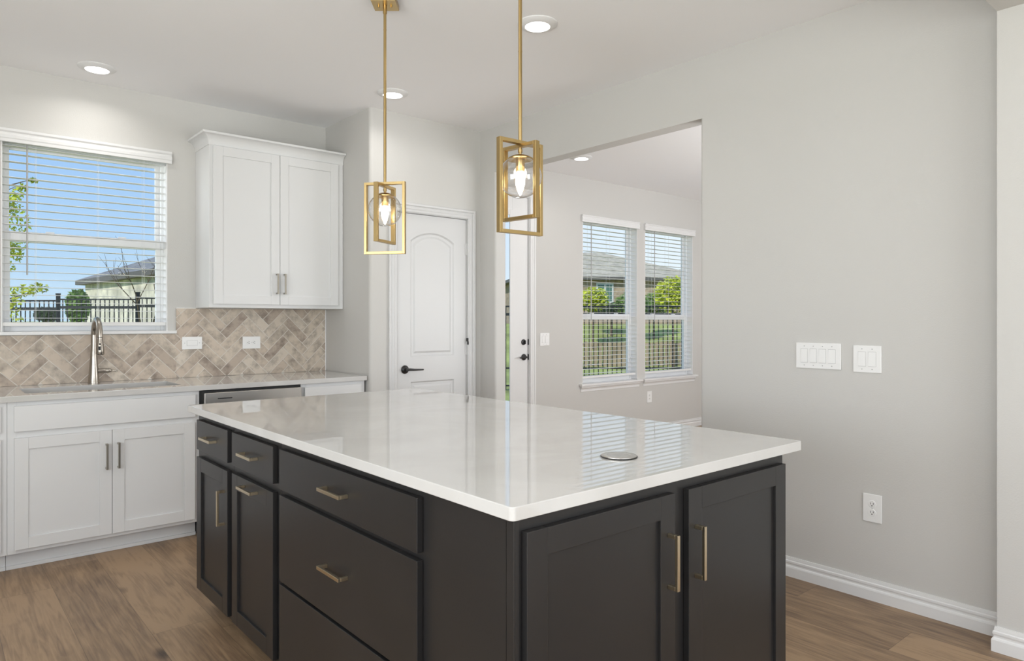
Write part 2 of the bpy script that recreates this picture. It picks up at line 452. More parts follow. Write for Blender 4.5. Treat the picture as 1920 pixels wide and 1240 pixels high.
def window(n, x0, x1, z0, z1, zm, label, sill):
    o = sempty('window_%d' % n, ((x0 + x1) / 2, YB, z0), label)
    ring_box(MB(), x0, x1, z0, z1, YB + .085, YB + .15, .022).build('window_frame', 'vinyl', o, bevel=.002)
    jb = MB()
    jb.box(x0 + .0005, x0 + .006, YB + .001, YB + .085, z0 + .02, z1 - .0005); jb.box(x1 - .006, x1 - .0005, YB + .001, YB + .085, z0 + .02, z1 - .0005)
    jb.box(x0 + .006, x1 - .006, YB + .001, YB + .085, z1 - .006, z1 - .0005); jb.build('window_jamb', 'vinyl', o)
    s = ring_box(MB(), x0 + .022, x1 - .022, zm - .03, z1 - .022, YB + .12, YB + .142, .026, .03).build('sash', 'vinyl', o, bevel=.002)
    MB().box(x0 + .046, x1 - .046, YB + .129, YB + .133, zm - .005, z1 - .045).build('pane', 'pane', s)
    s = ring_box(MB(), x0 + .022, x1 - .022, z0 + .022, zm + .032, YB + .092, YB + .118, .028, .05, .062).build('sash', 'vinyl', o, bevel=.002)
    MB().box(x0 + .048, x1 - .048, YB + .103, YB + .107, z0 + .07, zm - .028).build('pane', 'pane', s)
    k = MB()
    for f in (.28, .72):
        xx = x0 + (x1 - x0) * f; k.box(xx - .022, xx + .022, YB + .088, YB + .112, zm + .032, zm + .04)
    k.build('latch', 'vinyl', s)
    t = MB()
    if sill == 'stool':
        t.box(x0 - .055, x1 + .055, YB - .045, YB - .0005, z0 - .008, z0 + .014); t.box(x0 + .001, x1 - .001, YB - .001, YB + .085, z0 + .0005, z0 + .014)
        t.prism([(0, 0), (.006, 0), (.006, .022), (.012, .034), (.026, .044), (.026, .062), (0, .062)], x0 - .035, x1 + .03,
                lambda a, b, h: (h, YB - .0005 - a, z0 - .07 + b))
    else:
        t.box(x0 - .05, x1 + .05, YB - .032, YB - .0005, z0 + .0, z0 + .020); t.box(x0 + .001, x1 - .001, YB - .001, YB + .085, z0 + .0005, z0 + .020)
    t.build('window_sill', 'trim', o, bevel=.003)
    return o


window(1, 0.357, 1.258, 1.215, 2.385, 1.81, 'white sash window over the sink', 'plain')
window(2, 5.27, 6.163, 0.625, 2.385, 1.345, 'nook window nearer the glazed door', 'stool')
window(3, 6.30, 7.228, 0.625, 2.385, 1.345, 'nook window farther from the glazed door', 'stool')


def blind(x0, x1, zb, vt, vb, vx0, vx1, cords, wand, label):
    o = thing('window_blind', ((x0 + x1) / 2, YB, zb), label, 'blind', 'white slatted blinds in the windows')
    prof = [(0, 0), (.022, 0), (.022, .018), (.025, .024), (.025, .040), (.021, .046), (.021, .055), (.028, .064), (.028, vt - vb), (0, vt - vb)]
    v = MB().prism(prof, vx0, vx1, lambda a, b, h: (h, YB - .002 - a, vb + b))
    v.build('valance', 'trim', o, bevel=.001)
    MB().box(x0 + .004, x1 - .004, YB + .022, YB + .074, vb + .012, 2.384).build('headrail', 'slat', o)
    s = MB(); z = zb + .032 + .018
    yc = YB + .048
    while z < vb + .012:
        p = []
        for i in range(5):
            a = -.025 + .0125 * i; c = .0010 * (1 - (a / .025) ** 2); p.append((a, c))
        poly = p + [(a, c - .0022) for a, c in reversed(p)]
        s.prism(poly, x0 + .006, x1 - .006, lambda a, b, h, z=z: (h, yc + a, z + b))
        z += .0466
    s.build('slats', 'slat', o)
    MB().box(x0 + .006, x1 - .006, YB + .022, YB + .074, zb, zb + .024).build('bottom_rail', 'slat', o, bevel=.003)
    for cx in cords:
        MB().box(cx - .0007, cx + .0007, YB + .0215, YB + .0228, zb + .02, 2.38).box(cx - .0007, cx + .0007, YB + .0735, YB + .075, zb + .02, 2.38).build('ladder_cord', 'slat', o)
    wx, wz = wand
    MB().tube([(wx, YB + .010, vb + .02), (wx, YB + .010, wz)], .0045, 8).build('tilt_wand', 'groove', o, smooth=40)
    return o


blind(0.357, 1.258, 1.268, 2.431, 2.353, 0.335, 1.279, (.53, .86, 1.12), (.484, 1.575), 'white slatted blind in the window over the sink')
blind(5.27, 6.163, 0.690, 2.412, 2.339, 5.245, 6.18, (5.42, 5.72, 6.02), (5.415, 1.30), 'white slatted blind in the nook window next to the glazed door')
blind(6.30, 7.228, 0.690, 2.412, 2.339, 6.278, 7.25, (6.45, 6.77, 7.08), (6.49, 1.30), 'white slatted blind in the nook window farther from the glazed door')


# ------------------------------------------------------------------ doors
def casing(x0, x1, z1, y, name, parent, w=.069, mat='trim'):
    """U-shaped moulded casing around an opening, on the wall plane y, facing -Y"""
    prof = [(0, 0), (0, .010), (.006, .013), (.020, .013), (.026, .016), (.034, .016), (.046, .011), (.052, .018), (.064, .019), (w, .016), (w, 0)]
    rings = []
    for px, pz in (('a', 0), ('a', 1), ('b', 1), ('b', 0)):
        ring = []
        for o, d in prof:
            X = (x0 - o) if px == 'a' else (x1 + o); Z = (z1 + o) if pz else 0.0
            ring.append((X, y - .0005 - d, Z))
        rings.append(ring)
    return MB().loft(rings).build(name, mat, parent)


def lever(parent, x, y, z, ln, sgn, name='lever_handle'):
    m = MB().lathe((x, y, z), [(.0, 0), (.029, 0), (.031, -.003), (.031, -.008), (.026, -.013), (.012, -.016), (.011, -.045), (.0, -.046)], 28, 'y', caps=False)
    m.tube([(x, y - .038, z), (x + sgn * .02, y - .041, z + .001), (x + sgn * .06, y - .044, z - .002), (x + sgn * ln, y - .044, z - .004)], [.010, .0095, .0075, .0055], 12)
    return tag(m.build(name, 'black', parent, smooth=40), label='black lever handle')


def panel_slab(x0, x1, z0, z1, y0, y1, loops, name, parent, mat='trim'):
    """door leaf facing -Y with moulded panels sunk into it; loops: list of (outer outline function of inset)"""
    bm = bmesh.new()
    root = parent
    L = Vector(root.location)
    V = lambda X, Y, Z: bm.verts.new(Vector((X, Y, Z)) - L)
    outer = [V(x0, y0, z0), V(x1, y0, z0), V(x1, y0, z1), V(x0, y0, z1)]
    edges = [bm.edges.new((outer[i], outer[(i + 1) % 4])) for i in range(4)]
    for fn in loops:
        rings = []
        for inset, dep in ((0, 0), (.010, .009), (.026, .009), (.040, .002)):
            rings.append([V(px, y0 + dep, pz) for px, pz in fn(inset)])
        n = len(rings[0])
        edges += [bm.edges.new((rings[0][i], rings[0][(i + 1) % n])) for i in range(n)]
        for k in range(3):
            for i in range(n):
                bm.faces.new((rings[k][i], rings[k][(i + 1) % n], rings[k + 1][(i + 1) % n], rings[k + 1][i]))
        bm.faces.new(rings[3])
    bmesh.ops.triangle_fill(bm, use_beauty=True, use_dissolve=False, edges=edges, normal=(0, -1, 0))
    back = [V(x0, y1, z0), V(x1, y1, z0), V(x1, y1, z1), V(x0, y1, z1)]
    bm.faces.new(back)
    for i in range(4): bm.faces.new((outer[i], outer[(i + 1) % 4], back[(i + 1) % 4], back[i]))
    bmesh.ops.recalc_face_normals(bm, faces=bm.faces)
    me = bpy.data.meshes.new(name); bm.to_mesh(me); bm.free(); me.materials.append(M[mat])
    o = bpy.data.objects.new(name, me); C.objects.link(o); o.parent = parent
    return o


def arch_loop(x0, x1, z0, z1, rise):
    def fn(i):
        a0, a1, b0, b1 = x0 + i, x1 - i, z0 + i, z1 - i
        pts = [(a0, b0), (a1, b0), (a1, b1)]
        if rise:
            h = (a1 - a0) / 2; rr = (h * h + rise * rise) / (2 * rise); cx, cz = (a0 + a1) / 2, b1 + rise - rr
            t0 = math.atan2(b1 - cz, h)
            for k in range(1, 16):
                t = t0 + (math.pi - 2 * t0) * k / 16; pts.append((cx + rr * math.cos(t), cz + rr * math.sin(t)))
        pts.append((a0, b1)); return pts
    return fn


d1 = sempty('door_1', (2.925, YP, 0), 'white arched-panel pantry door')
casing(dl + .006, dr - .006, dt - .006, YP, 'door_casing', d1, mat='door')
j = MB(); j.box(dl, 2.610, YP, YP + .11, 0, dt); j.box(3.241, dr, YP, YP + .11, 0, dt); j.box(2.610, 3.241, YP, YP + .11, 2.091, dt)
j.build('door_jamb', 'door', d1)
leaf = panel_slab(2.6125, 3.2385, .012, 2.088, YP + .012, YP + .047,
                  [arch_loop(2.732, 3.124, 1.035, 1.895, .065), arch_loop(2.732, 3.124, .22, .852, 0)], 'door_leaf', d1, 'door')
lever(d1, 2.681, YP + .012, .945, .135, 1)
for hz in (1.858, 1.08, .30):
    MB().lathe((3.243, YP + .004, hz), [(0, -.046), (.0055, -.046), (.0055, .046), (0, .046)], 10, 'z', False).box(3.228, 3.241, YP + .008, YP + .0125, hz - .044, hz + .044).build('hinge', 'door', d1)
MB().box(3.236, 3.246, YP - .012, YP + .004, 1.140, 1.166).box(3.238, 3.2405, YP - .014, YP - .004, 1.115, 1.14).box(3.244, 3.2465, YP - .014, YP - .004, 1.115, 1.14).build('door_stop', 'black', d1)
MB().box(2.6105, 2.6125, YP + .010, YP + .014, .915, .975).build('strike_plate', 'black', d1)

d2 = sempty('door_2', (4.06, YB, 0), 'white glazed exterior door in the nook')
casing(3.60, 4.525, 2.508, YB, 'door_casing', d2)
j = MB(); j.box(3.591, 3.604, YB, YB + .15, 0, 2.513); j.box(4.519, 4.5295, YB, YB + .15, 0, 2.513); j.box(3.604, 4.519, YB, YB + .15, 2.504, 2.513)
j.build('door_jamb', 'trim', d2)
lf = ring_box(MB(), 3.606, 4.517, .012, 2.502, YB + .02, YB + .062, .20, .28, .15).build('door_leaf', 'trim', d2, bevel=.002)
ring_box(MB(), 3.792, 4.331, .278, 2.366, YB + .008, YB + .02, .052).build('glass_trim', 'trim', d2, bevel=.004)
MB().box(3.806, 4.317, YB + .036, YB + .042, .292, 2.352).build('pane', 'pane', d2)
lever(d2, 4.462, YB + .02, .947, .085, -1)
tag(MB().lathe((4.460, YB + .02, 1.093), [(0, 0), (.028, 0), (.029, -.004), (.025, -.012), (.012, -.014), (.011, -.02), (0, -.021)], 24, 'y', False)
    .box(4.455, 4.465, YB - .012, YB + .002, 1.075, 1.111).build('deadbolt', 'black', d2, smooth=40), label='black deadbolt')
for zz in (.947, 1.093):
    MB().box(4.5145, 4.5195, YB + .004, YB + .021, zz - .028, zz + .028).build('strike_plate', 'black', d2)


# ------------------------------------------------------------------ cabinets
def fbox(mb, F, u0, u1, z0, z1, d0, d1):
    ax, pl = F
    if ax == 'y': return mb.box(u0, u1, pl - d0, pl - d1, z0, z1)
    return mb.box(pl - d0, pl - d1, u0, u1, z0, z1)


def shaker(F, u0, u1, z0, z1, mat, parent, name='door', rail=.060, t=.019):
    m = MB(); g = .0
    fbox(m, F, u0, u0 + rail, z0, z1, .001, t); fbox(m, F, u1 - rail, u1, z0, z1, .001, t)
    fbox(m, F, u0 + rail + g, u1 - rail - g, z0, z0 + rail, .001, t); fbox(m, F, u0 + rail + g, u1 - rail - g, z1 - rail, z1, .001, t)
    fbox(m, F, u0 + rail - .004, u1 - rail + .004, z0 + rail - .004, z1 - rail + .004, .001, t - .009)
    return m.build(name, mat, parent, bevel=.0012)


def slabfront(F, u0, u1, z0, z1, mat, parent, name='drawer_front', t=.019):
    return fbox(MB(), F, u0, u1, z0, z1, .001, t).build(name, mat, parent, bevel=.0015)


def pull(F, uc, zc, vert, mat, parent, t=.019, ln=.142, off=.032, w=.0105):
    m = MB(); h = ln / 2; k = w / 2
    if vert:
        fbox(m, F, uc - k, uc + k, zc - h, zc + h, t + off - w * .8, t + off)
        for s in (-1, 1): fbox(m, F, uc - k, uc + k, zc + s * (h - k) - k, zc + s * (h - k) + k, t, t + off - w * .8)
    else:
        fbox(m, F, uc - h, uc + h, zc - k, zc + k, t + off - w * .8, t + off)
        for s in (-1, 1): fbox(m, F, uc + s * (h - k) - k, uc + s * (h - k) + k, zc - k, zc + k, t, t + off - w * .8)
    return m.build('handle', mat, parent, bevel=.0008)


# --- kitchen island
IXL, IYF, IXR, IYB = 0.952, 1.106, 2.072, 3.278
FL = ('x', IXL); FF = ('y', IYF)
TOPZ = .884


def island_unit(label, y0, y1):
    o = thing('base_cabinet', (IXL + .3, (y0 + y1) / 2, 0), label, 'cabinet', 'dark cabinets under the island top')
    MB().box(IXL, 1.55, y0, y1, .097, TOPZ).build('cabinet_body', 'dark', o, bevel=.001)
    MB().box(IXL + .075, 1.55, y0, y1, 0, .097).build('toe_kick', 'dark', o)
    return o


u = island_unit('dark island cabinet with one drawer over one door, farthest from the plain end panel', 2.822, IYB)
f = slabfront(FL, 2.846, 3.250, .730, .861, 'dark', u); pull(FL, 3.048, .797, False, 'bronze', f)
d = shaker(FL, 2.846, 3.250, .112, .697, 'dark', u); pull(FL, 2.880, .545, True, 'bronze', d)
u = island_unit('dark island cabinet whose tall pull-out front has a horizontal handle', 2.347, 2.821)
f = slabfront(FL, 2.375, 2.794, .730, .861, 'dark', u); pull(FL, 2.585, .797, False, 'bronze', f)
d = shaker(FL, 2.375, 2.794, .112, .700, 'dark', u, 'pull_out_front'); pull(FL, 2.585, .672, False, 'bronze', d)
u = island_unit('wide dark island cabinet with three stacked drawers', 1.402, 2.346)
for z0, z1 in ((.723, .861), (.410, .704), (.112, .399)):
    f = slabfront(FL, 1.453, 2.319, z0, z1, 'dark', u); pull(FL, 1.886, (z0 + z1) / 2 + .003, False, 'bronze', f)
o = thing('base_cabinet', ((IXL + IXR) / 2, IYF + .15, 0), 'dark two-door cabinet on the near end of the island with two vertical brass pulls', 'cabinet', 'dark cabinets under the island top')
MB().box(IXL, IXR, IYF, 1.401, .097, TOPZ).build('cabinet_body', 'dark', o, bevel=.001)
MB().box(IXL + .004, IXR - .004, IYF + .06, 1.401, 0, .097).build('toe_kick', 'dark', o)
MB().box(IXL - .004, IXL - .0005, IYF + .022, 1.399, .097, TOPZ - .001).build('end_panel', 'dark', o)
MB().box(IXL - .005, IXL - .0005, IYF - .0045, IYF + .020, .097, TOPZ - .001).box(IXL - .0005, IXL + .011, IYF - .0045, IYF - .0005, .097, TOPZ - .001).build('corner_moulding', 'dark', o, bevel=.001)
for u0, u1, hx in ((.972, 1.487, 1.459), (1.547, 2.057, 1.577)):
    d = shaker(FF, u0, u1, .112, .853, 'dark', o); pull(FF, hx, .684, True, 'bronze', d)
# the side of the island under the overhang
tag(MB().box(1.551, IXR, 1.402, IYB, .0, TOPZ).build('island_back_panel', 'dark', loc=(1.8, 2.3, 0)), 'dark panel closing the island on the passage side', 'panel')

t = MB()
rc = .012
ox0, ox1, oy0, oy1 = .927, 2.157, 1.083, 3.375
poly = arc(ox0 + rc, oy0 + rc, rc, 180, 270) + arc(ox1 - rc, oy0 + rc, rc, 270, 360) + arc(ox1 - rc, oy1 - rc, rc, 0, 90) + arc(ox0 + rc, oy1 - rc, rc, 90, 180)
t.prism(poly, TOPZ, .914)
tag(t.build('island_countertop', 'quartz', loc=(1.54, 2.23, TOPZ), bevel=.002), 'long white quartz slab on the dark island', 'countertop')
o = thing('pop_up_outlet', (1.506, 1.294, .914), 'round grey pop-up outlet cap set in the island top', 'outlet')
MB().lathe((1.506, 1.294, .914), [(0, 0), (.052, 0), (.053, .0025), (.050, .0035), (0, .0035)], 40, 'z', False).build('rim', 'black', o, smooth=40)
MB().lathe((1.506, 1.294, .9175), [(0, 0), (.0505, 0), (.0505, .0016), (.0495, .002), (.034, .002), (.0335, .0012), (.0325, .0012), (.032, .002), (0, .002)], 40, 'z', False).build('cap', 'steel', o, smooth=40)

# --- white base cabinets along the back wall
BF = 4.375; FB = ('y', BF)


def base_unit(label, x0, x1):
    o = thing('base_cabinet', ((x0 + x1) / 2, BF + .3, 0), label, 'cabinet', 'white base cabinets along the back wall')
    m = MB()
    m.box(x0, x0 + .018, BF + .0185, YB - .002, .097, TOPZ); m.box(x1 - .018, x1, BF + .0185, YB - .002, .097, TOPZ); m.box(x0 + .018, x1 - .018, BF + .0185, YB - .002, .097, .115)
    fbox(m, FB, x0, x0 + .038, .097, TOPZ, -.018, 0); fbox(m, FB, x1 - .038, x1, .097, TOPZ, -.018, 0)
    for z0, z1 in ((.097, .135), (.68, .75), (.84, TOPZ)): fbox(m, FB, x0 + .038, x1 - .038, z0, z1, -.018, 0)
    m.build('cabinet_body', 'cab', o, bevel=.001)
    MB().box(x0, x1, BF + .078, BF + .09, 0, .097).box(x0, x1, BF + .066, BF + .078, 0, .020).build('toe_kick', 'cab', o, bevel=.002)
    return o


u = base_unit('white cabinet at the left edge beside the sink cabinet', -.28, .335)
f = slabfront(FB, -.255, .309, .728, .860, 'cab', u); pull(FB, .027, .79, False, 'pewter', f)
d = shaker(FB, -.255, .309, .119, .695, 'cab', u); pull(FB, -.22, .553, True, 'pewter', d)
u = base_unit('white sink cabinet with a blank front over two doors', .336, 1.270)
slabfront(FB, .364, 1.245, .728, .860, 'cab', u, 'blank_front')
for u0, u1, hx in ((.365, .8065, .779), (.8085, 1.242, .837)):
    d = shaker(FB, u0, u1, .119, .695, 'cab', u); pull(FB, hx, .553, True, 'pewter', d)
u = base_unit('white cabinet between the dishwasher and the wall corner', 1.905, 2.374)
f = slabfront(FB, 1.928, 2.337, .728, .860, 'cab', u); pull(FB, 2.13, .79, False, 'pewter', f)
d = shaker(FB, 1.928, 2.337, .119, .695, 'cab', u); pull(FB, 1.965, .553, True, 'pewter', d)

# dishwasher
o = thing('dishwasher', (1.585, 4.65, 0), 'stainless dishwasher mostly hidden behind the island', 'dishwasher')
MB().box(1.272, 1.901, BF + .02, YB - .01, .01, .880).build('tub', 'blackp', o)
MB().box(1.272, 1.899, BF - .006, BF + .02, .10, .879).build('gasket', 'blackp', o)
p = MB().box(1.291, 1.897, BF - .034, BF - .006, .11, .866).build('door_panel', 'steel', o, bevel=.003)
MB().box(1.367, 1.453, BF - .0352, BF - .0335, .826, .832).build('vent_slot', 'blackp', p)

# back counter with the sink hole
CF = 4.345
hx0, hx1, hy0, hy1 = .424, 1.196, 4.470, 4.802
x0, x1 = -.30, 2.379
t = MB()
O = [(x0, CF), (x1, CF), (x1, YB - .001), (x0, YB - .001)]; H = [(hx0, hy0), (hx1, hy0), (hx1, hy1), (hx0, hy1)]
vs = [(a, b, z) for z in (TOPZ, .914) for a, b in O + H]
fs = []
for i in range(4):
    j = (i + 1) % 4
    fs += [(8 + i, 8 + j, 12 + j, 12 + i), (i, 4 + i, 4 + j, j), (i, j, 8 + j, 8 + i), (4 + i, 12 + i, 12 + j, 4 + j)]
t.add(vs, fs)
tag(t.build('kitchen_countertop', 'quartz', loc=(1, 4.7, TOPZ), bevel=.0015), 'white quartz counter along the tiled wall', 'countertop')
s = MB(); g = .004
a0, a1, b0, b1 = hx0 - g, hx1 + g, hy0 - g, hy1 + g
s.box(a0 - .012, a0, b0 - .012, b1 + .012, .66, TOPZ - .001); s.box(a1, a1 + .012, b0 - .012, b1 + .012, .66, TOPZ - .001)
s.box(a0, a1, b0 - .012, b0, .66, TOPZ - .001); s.box(a0, a1, b1, b1 + .012, .66, TOPZ - .001); s.box(a0, a1, b0, b1, .66, .672)
o = thing('sink', ((hx0 + hx1) / 2, (hy0 + hy1) / 2, .66), 'undermount stainless sink below the window', 'sink')
s.build('basin', 'sink', o, bevel=.003)
MB().lathe(((hx0 + hx1) / 2, 4.68, .672), [(0, 0), (.045, 0), (.045, .003), (.03, .001), (0, .001)], 24, 'z', False).build('drain', 'steel', o)

# faucet
fx, fy = .812, 4.925
o = thing('faucet', (fx, fy, .914), 'tall brushed nickel pull-down faucet behind the sink', 'faucet')
MB().lathe((fx, fy, .914), [(0, 0), (.0325, 0), (.0330, .003), (.0320, .007), (.0285, .05), (.0235, .11), (.0190, .17), (.0165, .215), (.0158, .23), (.0155, .30), (0, .30)], 28, 'z', False).build('faucet_body', 'nickel', o, smooth=50)
pts = []; rr3 = .098
zt = 1.212
for i in range(15):
    a = math.pi * i / 14; pts.append((fx, fy - rr3 + rr3 * math.cos(a), zt + rr3 * math.sin(a) * 1.0))
pts.append((fx, fy - 2 * rr3 - .001, zt - .012))
MB().tube(pts, .0154, 18).build('spout', 'nickel', o, smooth=50)
sy = fy - 2 * rr3 - .001
hd = MB().lathe((fx, sy, 1.098), [(0, 0), (.021, 0), (.023, .004), (.0225, .03), (.0165, .082), (.0135, .096), (.0135, .1), (0, .1)], 26, 'z', False).build('spray_head', 'nickel', o, smooth=50)
MB().tube([(fx - .004, sy - .0195, 1.162), (fx - .004, sy - .0225, 1.162)], .0052, 12).obox((fx - .006, sy - .0215, 1.137), (.0058, 0, 0), (0, .003, .0004), (0, 0, .0115)).build('spray_button', 'blackp', hd)
MB().lathe((fx, sy, 1.197), [(0, 0), (.0128, 0), (.0128, .008), (0, .008)], 20, 'z', False).build('hose_collar', 'blackp', o)
MB().lathe((fx, fy, .990), [(0, .010), (.0150, .010), (.0150, .066), (.0143, .067), (.0150, .068), (.0150, .080), (.011, .093), (.005, .1), (0, .1)], 20, 'x', False)\
    .tube([(fx + .096, fy, .990), (fx + .108, fy - .004, .989), (fx + .128, fy - .012, .983)], [.004, .0055, .0045], 10).build('lever_handle', 'nickel', o, smooth=50)

# upper cabinet with crown
UX0, UX1, UY, UZ0, UZ1 = 1.434, 2.388, 4.729, 1.388, 2.470
o = thing('wall_cabinet', ((UX0 + UX1) / 2, UY + .15, UZ0), 'white two-door wall cabinet with crown moulding above the tiles', 'cabinet')
MB().box(UX0, UX1, UY, YB - .001, UZ0, UZ1).build('cabinet_body', 'cab', o, bevel=.0015)
FU = ('y', UY)
for u0, u1, hx in ((1.457, 1.9005, 1.878), (1.9035, 2.342, 1.931)):
    d = shaker(FU, u0, u1, 1.412, 2.452, 'cab', o); pull(FU, hx, 1.556, True, 'pewter', d)
cp = [(0, 2.458), (.003, 2.458), (.004, 2.466)] + [(.004 + .046 * (1 - math.cos(R(a))), 2.468 + .054 * math.sin(R(a))) for a in range(0, 91, 10)] + [(.052, 2.523), (.052, 2.536), (0, 2.536)]
rings = [[(UX0 - q, YB - .001, z) for q, z in cp], [(UX0 - q, UY - q, z) for q, z in cp], [(UX1, UY - q, z) for q, z in cp]]
MB().loft(rings).build('crown_moulding', 'cab', o)

# ------------------------------------------------------------------ herringbone backsplash
TL, TWd, GR = .2121, .0628, .0050
PX, PZ = 2.091, 1.237                     # one measured corner of the pattern
q2 = math.sqrt(2)


def tile_xz(a, b):
    a -= TL
    return (PX + (a - b) / q2, PZ + (a + b) / q2)


def clip(poly, x0, x1, z0, z1):
    for ax, lim, sg in ((0, x0, 1), (0, x1, -1), (1, z0, 1), (1, z1, -1)):
        out = []
        for i in range(len(poly)):
            p, q = poly[i], poly[(i + 1) % len(poly)]
            dp, dq = sg * (p[ax] - lim), sg * (q[ax] - lim)
            if dp >= 0: out.append(p)
            if (dp >= 0) != (dq >= 0):
                k = dp / (dp - dq); out.append((p[0] + k * (q[0] - p[0]), p[1] + k * (q[1] - p[1])))
        poly = out
        if len(poly) < 3: return None
    return poly


def area(p): return abs(sum(p[i][0] * p[(i + 1) % len(p)][1] - p[(i + 1) % len(p)][0] * p[i][1] for i in range(len(p)))) / 2


regions = [(-.29, .306, .915, 1.385), (.306, 1.309, .915, 1.213), (1.309, 2.386, .915, 1.385)]
o = thing('tile_backsplash', (1.05, YB, .914), 'beige herringbone tile backsplash between the counter and the window', 'backsplash')
tl = MB(); g2 = GR / 2
for i in range(-60, 60):
    for j in range(-14, 14):
        sx, sy = i * TWd + j * TL, i * TWd - j * TL
        for (a0, a1, b0, b1) in ((0, TL, 0, TWd), (TL, TL + TWd, TWd - TL, TWd)):
            qd = [tile_xz(a + sx, b + sy) for a, b in ((a0 + g2, b0 + g2), (a1 - g2, b0 + g2), (a1 - g2, b1 - g2), (a0 + g2, b1 - g2))]
            for rg in regions:
                pc = clip(qd, *rg)
                if pc and area(pc) > 6e-5:
                    tl.prism(pc, YB - .0095, YB - .004, lambda a, b, h: (a, h, b))
tl.build('tiles', 'tile', o)
gm = MB()
for a, b, c, dd in regions: gm.box(a, b, YB - .0075, YB - .0005, c, dd)
gm.build('grout_bed', 'grout', o)
MB().box(2.383, 2.3895, YB - .011, YB - .0005, .915, 1.387).build('edge_strip', 'plate', o)
MB().box(1.309, 1.433, YB - .0105, YB - .0005, 1.3852, 1.3885).build('edge_strip', 'plate', o)


# ------------------------------------------------------------------ switches and outlets
def plate_local(name, label, cat, group, w, h, horiz, kind, n=1):
    """builds at the origin: plate in the XZ plane facing -Y"""
    o = thing(name, (0, 0, 0), label, cat, group)
    MB().box(-w / 2, w / 2, -.006, 0, -h / 2, h / 2).build('cover_plate', 'plate', o, bevel=.0025)
    if kind == 'switch':
        for k in range(n):
            cx = (k - (n - 1) / 2) * .0460
            a, b = (.0165, .0335) if not horiz else (.0335, .0165)
            MB().box(cx - a - .0012, cx + a + .0012, -.0064, -.006, -b - .0012, b + .0012).build('switch_frame', 'groove', o)
            m = MB()
            if not horiz: m.prism([(-.006, -b), (-.0098, -b), (-.0072, b), (-.006, b)], cx - a, cx + a, lambda p, q, hh: (hh, p, q))
            else: m.prism([(-.006, -a), (-.0098, -a), (-.0072, a), (-.006, a)], -b, b, lambda p, q, hh: (q, p, hh))
            m.build('rocker', 'plate', o)
    else:
        for k in (-1, 1):
            cx, cz = (k * .0195, 0) if horiz else (0, k * .0195)
            ring = MB().lathe((cx, 0, cz), [(0, -.006), (.0172, -.006), (.0172, -.0072), (.0160, -.0078), (0, -.0078)], 24, 'y', False)
            rc_ = ring.build('receptacle', 'plate', o)
            m = MB()
            if horiz:
                m.box(cx - .004, cx + .005, -.0084, -.0077, .0050, .0072).box(cx - .0035, cx + .0045, -.0084, -.0077, -.0072, -.0050)
                m.lathe((cx - .0085 if k < 0 else cx - .0085, 0, 0), [(0, -.0077), (.0028, -.0077), (.0028, -.0084), (0, -.0084)], 10, 'y', False)
            else:
                m.box(-.0072, -.0050, -.0084, -.0077, cz - .002, cz + .007).box(.0050, .0072, -.0084, -.0077, cz - .0015, cz + .0065)
                m.lathe((0, 0, cz - .0075), [(0, -.0077), (.0028, -.0077), (.0028, -.0084), (0, -.0084)], 10, 'y', False)
            m.build('slot', 'platered', rc_)
    if kind == 'switch' and not horiz: sp_ = [((k - (n - 1) / 2) * .046, s * .0475) for k in range(n) for s in (-1, 1)]
    elif kind == 'switch': sp_ = [(-.0475, 0), (.0475, 0)]
    else: sp_ = [(0, 0)]
    for a, b in sp_: MB().lathe((a, 0, b), [(0, -.006), (.0028, -.006), (.0024, -.0069), (0, -.0069)], 10, 'y', False).build('screw', 'groove', o)
    return o


g = 'white wall plates'
s4 = plate_local('light_switch', 'white four-rocker switch plate on the right wall', 'light switch', g, .224, .127, False, 'switch', 4)
s4.location = (XR - .0005, 1.611, 1.127); s4.rotation_euler = (0, 0, R(-90))
s2 = plate_local('light_switch', 'white two-rocker switch plate beside the four-rocker plate', 'light switch', g, .127, .127, False, 'switch', 2)
s2.location = (XR - .0005, 1.378, 1.121); s2.rotation_euler = (0, 0, R(-90))
dup(s2, (4.722, YB - .0005, 1.116), 'white two-rocker switch plate beside the glazed nook door', rz=0)
s1 = plate_local('light_switch', 'white sideways rocker switch on the herringbone tiles near the window', 'light switch', g, .130, .086, True, 'switch', 1)
s1.location = (1.409, YB - .010, 1.149)
oh = plate_local('wall_outlet', 'white sideways outlet on the herringbone tiles under the wall cabinet', 'outlet', g, .128, .088, True, 'outlet')
oh.location = (1.813, YB - .010, 1.144)
ov = plate_local('wall_outlet', 'white upright outlet low on the right wall', 'outlet', g, .084, .130, False, 'outlet')
ov.location = (XR - .0005, 1.355, .4275); ov.rotation_euler = (0, 0, R(-90))
dup(ov, (6.375, YB - .0005, .425), 'white outlet on the nook wall under the windows', rz=0)

# ------------------------------------------------------------------ ceiling lights
rl = thing('recessed_light', (0, 0, CZ), 'round white ceiling light nearest the wall over the sink window', 'ceiling light', 'round white ceiling lights')
MB().lathe((0, 0, CZ), [(.100, -.0005), (.100, -.004), (.096, -.008), (.070, -.0175), (.064, -.0185), (.062, -.016), (.062, -.0005)], 48, 'z', False).build('trim_ring', 'trim', rl, smooth=35)
MB().lathe((0, 0, CZ), [(0, -.0165), (.062, -.0165), (.062, -.006), (0, -.006)], 40, 'z', False).build('lens', 'lens', rl)
lp = lamp('downlight', 'AREA', (0, 0, -.022), 2.0, color=(1, .97, .92), parent=rl, shape='DISK', size=.12, spread=R(150))
rl.location = (.792, 4.700, CZ)
dup(rl, (2.363, 2.565, CZ), 'round white ceiling light beside the nearer pendant rod')
dup(rl, (2.3585, 3.965, CZ), 'round white ceiling light behind the farther pendant rod')
dup(rl, (4.60, 4.40, CZ), 'round white ceiling light in the breakfast nook beyond the passage')


